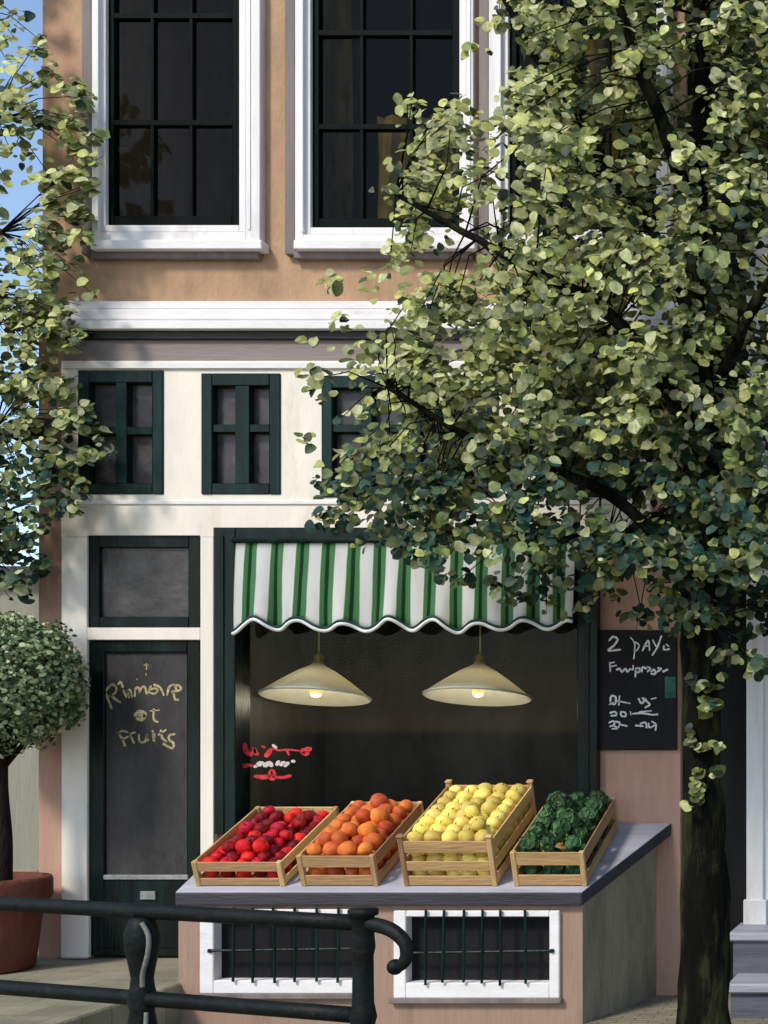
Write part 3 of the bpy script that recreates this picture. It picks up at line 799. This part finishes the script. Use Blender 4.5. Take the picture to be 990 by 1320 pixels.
# ================================================================== BRIDGE RAILING
def RP(t, z):       # t = 0 .. 1 along the measured run, left to right
    return Vector((-.385+1.99*t, -3.40-.64*t, z))
rail = thing('iron_railing', 'black iron bridge railing with two round bars and a curled end', 'railing', RP(.5, STREET))
bm = B(); tube(bm, [RP(t, 1.0) for t in (-.9,-.45,0,.2,.4,.6,.8,1.0)], .035, 16)
obj('top_bar', bm, M['iron'], rail, True)
bm = B(); tube(bm, [RP(t, .605) for t in (-.9,-.45,0,.2,.4,.6,.8,1.0)], .035, 16)
obj('lower_bar', bm, M['iron'], rail, True)
def post(t, end=False):
    bm = B(); c = RP(t, 0)
    if not end:
        prof = [(.085,STREET-.02),(.085,-.02),(.05,.02),(.045,.15),(.06,.32),(.062,.48),(.05,.55),(.062,.60),(.05,.66),(.046,.70),(.056,.76),(.072,.84),(.074,.90),(.058,.955),(.045,.975)]
    else:
        prof = [(.085,STREET-.02),(.085,-.02),(.05,.02),(.045,.3),(.044,.55),(.056,.60),(.044,.66),(.042,.86),(.05,.9),(.045,.95),(.046,1.03),(.062,1.036),(.062,1.058),(.05,1.066)]
    lathe(bm, prof, (c.x, c.y, 0), 24)
    return obj('post', bm, M['iron'], rail, True)
for t in (-.46,): post(t)
p = post(.415); post(1.0, True)
# S-shaped pale strip: the highlight on the baluster's right, put into colour
bm = B(); c = RP(.415, 0)
pts = smooth_path([(c.x+.03,c.y-.055,.955),(c.x+.062,c.y-.06,.90),(c.x+.060,c.y-.06,.82),(c.x+.035,c.y-.055,.73),(c.x+.03,c.y-.05,.665)], 6)
tube(bm, pts, .011, 8)
pts = smooth_path([(c.x+.045,c.y-.045,.55),(c.x+.046,c.y-.055,.46),(c.x+.038,c.y-.052,.36)], 6)
tube(bm, pts, .010, 8)
obj('highlight_strip', bm, paint('pale_iron_highlight', (.16,.16,.145), .3, .45, 12), p, True)
bm = B(); e = RP(1.0, 1.0)
d = Vector((.95,-.3,0)).normalized()
pts = [e, e+d*.09+Vector((0,0,-.008)), e+d*.16+Vector((0,0,-.03)), e+d*.215+Vector((0,0,-.075)), e+d*.222+Vector((0,0,-.13)), e+d*.20+Vector((0,0,-.165)), e+d*.165+Vector((0,0,-.178))]
sp = smooth_path(pts, 6); tube(bm, sp, [.033-.009*i/len(sp) for i in range(len(sp))], 14)
bmesh.ops.create_uvsphere(bm, u_segments=16, v_segments=10, radius=.034, matrix=Matrix.Translation(pts[-1]))
obj('curled_end', bm, M['iron'], rail, True)

# ================================================================== LEAVES, TREES
import numpy as np
NL = 10
LP = [(0,0,0)]
for k in range(NL):
    a = 2*PI*k/NL
    tip = .08 if k == 0 else (-.06 if k == NL//2 else 0)
    LP.append((.5*math.sin(a)*(1-.12*math.cos(a)), (.52+tip)*math.cos(a), 0))
def leaf_mesh(name, leaves, m, parent, cup=.16):
    """leaves: (pos, normal, size, colour)"""
    V = []; F = []; C = []
    for pos, nrm, size, colr in leaves:
        z = nrm.normalized(); a = random.uniform(0, 2*PI)
        x = z.cross(Vector((0,0,1)) if abs(z.z) < .95 else Vector((1,0,0))).normalized(); y = z.cross(x)
        x, y = x*math.cos(a)+y*math.sin(a), y*math.cos(a)-x*math.sin(a)
        b = len(V); sx = size*random.uniform(.75,1.05); sy = size
        for i, (lx, ly, _) in enumerate(LP):
            d = lx*lx+ly*ly
            j = random.uniform(.88,1.10) if i else 1
            V.append(pos + x*lx*sx*j + y*ly*sy*j + z*size*(abs(lx)*.13 - ly*ly*cup*1.6 + random.uniform(-.03,.03)))
        for k in range(1, NL+1):
            F.append((b, b+k, b+(k % NL)+1))
        C.append(colr)
    me = bpy.data.meshes.new(name)
    off = root_loc(parent) if parent else Vector((0,0,0))
    me.from_pydata([v-off for v in V], [], F)
    ca = me.color_attributes.new('leaf_colour', 'FLOAT_COLOR', 'POINT')
    arr = np.repeat(np.array([(*c,1.0) for c in C], dtype=np.float32), NL+1, axis=0).ravel()
    ca.data.foreach_set('color', arr)
    me.materials.append(m)
    for p in me.polygons: p.use_smooth = True
    o = bpy.data.objects.new(name, me); COL.objects.link(o)
    if parent: o.parent = parent
    return o
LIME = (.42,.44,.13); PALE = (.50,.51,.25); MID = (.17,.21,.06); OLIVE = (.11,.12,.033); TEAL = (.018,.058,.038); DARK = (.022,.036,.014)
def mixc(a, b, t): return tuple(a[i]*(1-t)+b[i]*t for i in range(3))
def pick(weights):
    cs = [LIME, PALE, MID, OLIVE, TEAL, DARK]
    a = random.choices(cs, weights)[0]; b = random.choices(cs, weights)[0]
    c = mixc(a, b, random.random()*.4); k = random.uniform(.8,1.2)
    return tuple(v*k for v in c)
SUN_AZ, SUN_EL = math.radians(30), math.radians(43)
TOSUN = Vector((-math.sin(SUN_AZ)*math.cos(SUN_EL), -math.cos(SUN_AZ)*math.cos(SUN_EL), math.sin(SUN_EL)))
def rnd_dir():
    while True:
        v = Vector((random.uniform(-1,1), random.uniform(-1,1), random.uniform(-1,1)))
        if .05 < v.length < 1: return v.normalized()
def clump(out, c, R, n, size, wts, flat=.8):
    tone = random.uniform(-.35, .3)
    for _ in range(n):
        d = rnd_dir(); rr = R*(random.random()**.5)
        p = c + Vector((d.x*rr, d.y*rr*.8, d.z*rr*flat))
        nr = rnd_dir()*.55 + Vector((.05,-.85,.55)) + d*.35
        col_ = tuple(v*(1+tone) for v in pick(wts))
        out.append((p, nr, size*random.choice((.55,.75,.9,1.0,1.1,1.3))*random.uniform(.9,1.15), col_))

# --- the big tree on the right
tree = thing('leafy_tree', 'big leafy tree with dark mossy trunk covering the right of the shop front', 'tree', at(909,1355,-1.7))
tree.location.z = STREET
bm = B()
base = Vector((tree.location.x, -1.7, STREET))
def TP(px, py, y): return at(px, py, y)
tr = smooth_path([base+Vector((.0,0,-.05)), base+Vector((-.01,0,.18)), TP(910,1150,-1.7), TP(906,980,-1.68), TP(902,800,-1.7), TP(908,600,-1.72), TP(896,380,-1.75), TP(905,120,-1.8), TP(895,-150,-1.8)], 6)
nn = len(tr); rads = []
for i, p_ in enumerate(tr):
    h = p_.z-STREET
    rads.append(.150 + .05*math.exp(-h*5) - .018*h + .008*math.sin(i*1.7))
tube(bm, tr, [max(.045,r) for r in rads], 20)
limbs = [((905,800,-1.7),(850,700,-1.75),(790,640,-1.8),(700,600,-1.85),(600,560,-1.8),(500,500,-1.75)),
         ((908,620,-1.72),(860,500,-1.9),(780,400,-2.1),(690,350,-2.1),(600,300,-2.0),(510,250,-1.9)),
         ((900,420,-1.75),(840,300,-1.5),(770,200,-1.3),(700,90,-1.2),(640,-20,-1.2)),
         ((905,560,-1.72),(950,440,-1.9),(1010,330,-2.1),(1080,200,-2.2)),
         ((904,740,-1.7),(830,690,-1.4),(760,690,-1.2),(680,690,-1.15)),
         ((900,300,-1.8),(850,150,-2.2),(800,20,-2.4),(760,-120,-2.5))]
for l in limbs:
    pts = smooth_path([TP(*q) for q in l], 6); n = len(pts)
    tube(bm, pts, [.045*(1-.85*i/n)+.005 for i in range(n)], 10)
for v in bm.verts:
    v.co += Vector((1,.6,0))*.022*mnoise.noise(v.co*Vector((7,7,2.2)).length if False else Vector((v.co.x*9, v.co.y*9, v.co.z*3)))
bark_bm = bm; limb_pts = list(tr[int(nn*.55):])
for l in limbs: limb_pts += smooth_path([TP(*q) for q in l], 6)

def dens(px, py):
    """how thickly the crown hangs in front of each part of the house"""
    # lower fringe of the crown
    import bisect
    low = [(360,640),(400,690),(470,715),(560,735),(640,770),(700,790),(740,800),(770,795),(850,800),(900,850),(1100,880)]
    lef = [(-300,560),(0,590),(60,575),(110,540),(150,480),(215,458),(300,470),(330,430),(400,400),(470,405),(560,395),(640,375),(700,400),(900,420)]
    def interp(t, x):
        if x <= t[0][0]: return t[0][1]
        for (a,b),(c,d) in zip(t, t[1:]):
            if x <= c: return b+(d-b)*(x-a)/(c-a)
        return t[-1][1]
    if py > interp(low, px): return 0
    L_ = interp(lef, py)
    if px < L_: return 0
    e = px - L_
    d = .19 + .56*min(1, e/280)
    if px > 640: d = max(d, .8)
    if px > 860: d *= .85
    if py > 690: d *= .7 + .2*(px > 760)
    if 470 < px < 620 and py < 120: d *= .25          # clear glass at the top of the middle window
    if 480 < px < 600 and 300 < py: d *= 1.2
    if 618 < px < 668 and py < 290: d *= .3
    if 838 < px < 868 and py < 280: d *= .5
    if py > 590 and px < 760: return min(1, d*(.62 if px > 600 else 1.15))
    hole = mnoise.noise(Vector((px/62, py/62, 3.1)))
    d *= min(1.15, max(.05, .70 + 1.4*hole)) if px < 900 else min(1.1, max(.15, .75+1.2*hole))
    return d
leaves = []
cnt = 0; tries = 0; centres = []
while cnt < 1300 and tries < 90000:
    tries += 1
    px = random.uniform(360, 1120); py = random.uniform(-330, 880)
    if random.random() > dens(px, py): continue
    edge = dens(px-60, py) < .05 or dens(px, py+60) < .05
    Y = random.uniform(-2.6, -.75) if px > 620 else random.uniform(-2.1, -.9)
    c = at(px, py, Y)
    if py > 600: w = (.05,.05,.12,.18,.42,.18)  # lower clumps weighted darker: shade of the fringe put into leaf colour
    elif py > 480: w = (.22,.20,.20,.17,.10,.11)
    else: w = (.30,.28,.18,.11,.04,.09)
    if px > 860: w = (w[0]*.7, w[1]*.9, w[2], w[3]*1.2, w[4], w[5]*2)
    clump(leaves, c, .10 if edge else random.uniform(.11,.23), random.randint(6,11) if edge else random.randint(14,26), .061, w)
    centres.append(c)
    cnt += 1
# the shaded inside of the crown: smaller leaves, its shade put into their darker colours
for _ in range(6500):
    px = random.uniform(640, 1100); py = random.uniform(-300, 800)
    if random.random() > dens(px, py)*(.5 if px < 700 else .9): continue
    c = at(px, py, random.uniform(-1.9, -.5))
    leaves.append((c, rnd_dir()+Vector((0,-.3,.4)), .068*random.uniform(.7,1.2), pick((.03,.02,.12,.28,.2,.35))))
for c in centres:
    q = min(limb_pts, key=lambda v: (v-c).length_squared)
    if (q-c).length > .7 or random.random() < .35: continue
    mid_ = q.lerp(c, .5)+Vector((random.uniform(-.05,.05), random.uniform(-.05,.05), .06))
    tube(bark_bm, [q, mid_, c, c+(c-mid_)*.25], [.006,.004,.003,.0015], 5)
obj('trunk', bark_bm, M['bark'], tree, True)
for _ in range(30):
    py = 790+260*random.random()**1.6
    clump(leaves, at(random.uniform(884,934), py, random.uniform(-1.92,-1.85)), .045, random.randint(2,6), .058, (.10,.10,.25,.25,.1,.2))
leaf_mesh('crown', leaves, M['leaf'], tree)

# --- the tree at the left edge
ltree = thing('young_tree', 'light green tree whose leafy edge hangs in front of the house corner by the sky', 'tree', at(-110, 1240, -.3))
ltree.location.z = PAVE
bm = B()
lb = Vector(ltree.location)
pts = smooth_path([lb+Vector((0,0,-.04)), lb+Vector((.03,0,.9)), lb+Vector((-.02,.02,2.0)), lb+Vector((.04,0,3.4)), lb+Vector((.02,0,5.0)), lb+Vector((.05,0,6.6))], 6)
n = len(pts); tube(bm, pts, [.085*(1-.75*i/n) for i in range(n)], 12)
for k in range(12):
    z = 2.4+.36*k; s_ = lb+Vector((.02,0,z))
    th = random.uniform(-.5,.5) if k % 2 else random.uniform(2.6,3.7)
    e_ = s_+Vector((math.cos(th)*random.uniform(.4,.65), math.sin(th)*.12, random.uniform(.15,.5)))
    pts = smooth_path([s_, s_.lerp(e_,.5)+Vector((0,0,-.04)), e_], 5); n = len(pts)
    tube(bm, pts, [.013*(1-.8*i/n)+.003 for i in range(n)], 8)
lbark = bm; lpts = [v.co.copy() for v in bm.verts][::7]; lcent = []
leaves = []
redge = [(-250,70),(30,60),(60,70),(120,120),(200,140),(250,130),(330,118),(400,130),(450,100),(500,110),(560,150),(600,150),(640,120),(690,95),(740,70),(775,45)]
def rg(py):
    if py <= redge[0][0]: return redge[0][1]
    for (a,b),(c,d) in zip(redge, redge[1:]):
        if py <= c: return b+(d-b)*(py-a)/(c-a)
    return redge[-1][1]
for _ in range(1000):
    py = random.uniform(-260, 770); R = rg(py)
    t = random.random(); px = -230 + (R+225)*t
    if px > R-12: continue
    if py < 20 and random.random() < .75: continue
    if px < 55 and py < 300 and random.random() < .45: continue
    if px < 75 and 420 <= py < 640 and random.random() < .08: continue
    Y = random.uniform(-.48, -.14)
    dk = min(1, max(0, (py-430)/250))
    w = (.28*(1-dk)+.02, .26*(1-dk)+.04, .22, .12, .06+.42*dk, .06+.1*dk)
    edge = px > R-60
    lcent.append(at(px, py, Y))
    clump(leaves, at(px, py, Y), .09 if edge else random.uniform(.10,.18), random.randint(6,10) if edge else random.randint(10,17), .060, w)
for c in lcent:
    q = min(lpts, key=lambda v: (v-c).length_squared)
    if (q-c).length > .9 or random.random() < .4: continue
    m_ = q.lerp(c, .5)+Vector((0, 0, .06))
    tube(lbark, [q, m_, c, c+(c-m_)*.3], [.005,.0035,.0025,.0015], 5)
obj('trunk', lbark, M['bark_s'], ltree, True)
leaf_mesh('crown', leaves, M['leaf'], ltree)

# ================================================================== TOPIARY IN A POT
pc_ = at(-18, 1240, -.5); pc_.z = PAVE
topi = thing('potted_topiary', 'clipped ball topiary on dark stem in brown terracotta pot', 'potted plant', pc_)
s5 = S*D/(D-.5)
h = (1238-1116)/s5
bm = B()
hz = .60
prof = [(.25,0),(.285,.02),(.315,.28),(.335,.46),(.335,.47),(.375,.475),(.385,.50),(.385,.61),(.375,.63),(.345,.635),(.335,.60),(.33,.56)]
lathe(bm, prof, pc_, 40, True)
obj('pot', bm, M['terracotta'], topi, True)
bm = B(); lathe(bm, [(.001,.0),(.329,.0),(.329,.02),(.001,.035)], pc_+Vector((0,0,.55)), 24, False); obj('soil', bm, M['soil'], topi, True)
bm = B(); st = smooth_path([pc_+Vector((0.11,0,.55)), pc_+Vector((.115,0,.9)), pc_+Vector((.09,0,1.3)), pc_+Vector((.11,0,1.9))], 6)
tube(bm, st, [.06-.015*i/len(st) for i in range(len(st))], 12)
for a in (0.4, 1.5, 2.6, 3.6, 4.7, 5.6):
    s_ = pc_+Vector((.095,0,1.36)); tube(bm, [s_, s_+Vector((math.cos(a)*.15, math.sin(a)*.15, .2)), s_+Vector((math.cos(a)*.3, math.sin(a)*.3, .5))], [.025,.016,.006], 8)
obj('stem', bm, M['bark_s'], topi, True)
ball = at(6, 880, -.5)
leaves = []
for _ in range(15000):
    d = rnd_dir(); rr = .47*(random.random()**.22)*(1+.20*mnoise.noise(d*3.2)+.14*mnoise.noise(d*8))
    p_ = ball + Vector((d.x*rr*1.02, d.y*rr, d.z*rr*.98))
    if d.z < -.55 and random.random() < .45: continue
    tn = mnoise.noise(d*4.5)
    c_ = random.choices([(.45,.51,.28),(.28,.36,.17),(.13,.19,.085),(.04,.07,.038)], (1.2+tn, 1.4, 1.2, .9-tn*.6))[0]
    leaves.append((p_, d+rnd_dir()*.9, (.030)*random.uniform(.6,1.4), c_))
leaf_mesh('crown', leaves, M['leaf_fine'], topi)

# ================================================================== NEIGHBOURS
dk = thing('black_house', 'black painted house front with white door casing behind the tree trunk', 'house', (at(1150,0).x, .4, STREET))
bm = B(); grid_wall(bm, (886, 1700, -320, 1300), [(975, 1180, 330, 1200)], .06, .4)
obj('wall', bm, M['blackwall'], dk)
bm = B(); box(bm, (at(886,0,.06).x, .4, STREET-.1), (at(1700,0,.06).x, 6, at(0,-320,.06).z)); obj('rear_block', bm, M['blackwall'], dk)
bm = B()
pbox(bm, 962, 984, 860, 1196, -.03, .2, .006); pbox(bm, 984, 992, 870, 1196, .0, .2, .004)
pbox(bm, 962, 984, 330, 858, -.03, .2, .006); pbox(bm, 984, 992, 330, 858, .0, .2, .004)
pbox(bm, 958, 988, 1160, 1197, -.05, .0, .006)
pbox(bm, 1164, 1192, 330, 1196, -.03, .2, .006); pbox(bm, 950, 1204, 300, 330, -.06, .2, .006)
obj('door_casing', bm, M['white'], dk)
bm = B(); pbox(bm, 984, 1172, 330, 1198, .22, .28, 0)
dd = obj('door', bm, M['greenb'], dk)
bm = B(); c = at(1150,1000,.17); bmesh.ops.create_uvsphere(bm, u_segments=12, v_segments=8, radius=.03, matrix=Matrix.Translation(c)); obj('handle', bm, M['brass'], dd, True)
stp = thing('stone_steps', 'two blue grey stone steps below the white door casing', 'steps', (at(1080,0).x, -.4, STREET))
x1 = at(1210,0).x
bm = B(); box(bm, (at(938,0,-.45).x, -.45, .355), (x1, .05, .415), .012); obj('tread', bm, M['stepstone'], stp)
bm = B(); box(bm, (at(945,0,-.42).x, -.42, STREET-.02), (x1-.02, .05, .355), .004); obj('riser', bm, M['riser'], stp)
bm = B(); box(bm, (at(937,0,-.80).x, -.82, .07), (x1+.05, -.421, .135), .012); obj('tread', bm, M['stepstone'], stp)
bm = B(); box(bm, (at(942,0,-.77).x, -.78, STREET-.02), (x1+.03, -.422, .07), .004); obj('riser', bm, M['riser'], stp)

gh = thing('grey_house', 'low grey olive house far behind the potted topiary', 'house', (at(-200,0,2.4).x, 4, PAVE))
bm = B(); a = at(-900, 745, 2.4); b = at(50, 1300, 2.4); box(bm, (a.x, 2.4, STREET-.1), (b.x, 6, a.z)); obj('wall', bm, M['greyhouse'], gh)
bm = B(); box(bm, (a.x-.1, 2.25, a.z), (b.x+.05, 6.1, a.z+.09), .01); obj('roof', bm, M['roof'], gh)
bm = B(); box(bm, (a.x-.02, 2.37, STREET-.1), (b.x+.02, 2.4, .55), .01); obj('plinth', bm, M['olive'], gh)

# ================================================================== LIGHT, SKY, CAMERA
w = bpy.data.worlds.new('World'); sc.world = w; w.use_nodes = True
nt = w.node_tree; bg = nt.nodes['Background']
sky = nt.nodes.new('ShaderNodeTexSky'); sky.sky_type = 'NISHITA'; sky.sun_disc = False
sky.sun_elevation = SUN_EL; sky.sun_rotation = math.atan2(TOSUN.x, TOSUN.y)
sky.air_density = 1.0; sky.dust_density = .6; sky.ozone_density = 1.3
nt.links.new(sky.outputs[0], bg.inputs[0]); bg.inputs[1].default_value = .15
sl = bpy.data.lights.new('sun', 'SUN'); sl.energy = 2.1; sl.angle = math.radians(10); sl.color = (1,.94,.84)
so = bpy.data.objects.new('sun', sl); COL.objects.link(so)
so.rotation_euler = (-TOSUN).to_track_quat('-Z', 'Y').to_euler(); so.location = (-4,-8,9)

cam = bpy.data.cameras.new('camera'); co = bpy.data.objects.new('camera', cam); COL.objects.link(co)
co.location = (CAMX, CAMY, CAMZ); co.rotation_euler = (PI/2, 0, 0)
cam.sensor_fit = 'HORIZONTAL'; cam.sensor_width = 36; cam.lens = 36*D/(990/S)
cam.shift_x = (495-1250)/990; cam.shift_y = (930-660)/990
cam.clip_end = 1000; cam.clip_start = .05
sc.camera = co
vs_ = sc.view_settings; vs_.view_transform = 'Standard'; vs_.look = 'None'; vs_.exposure = .5; vs_.gamma = 1; vs_.use_curve_mapping = False
sc.cycles.max_bounces = 8; sc.cycles.transparent_max_bounces = 16; sc.cycles.use_denoising = True
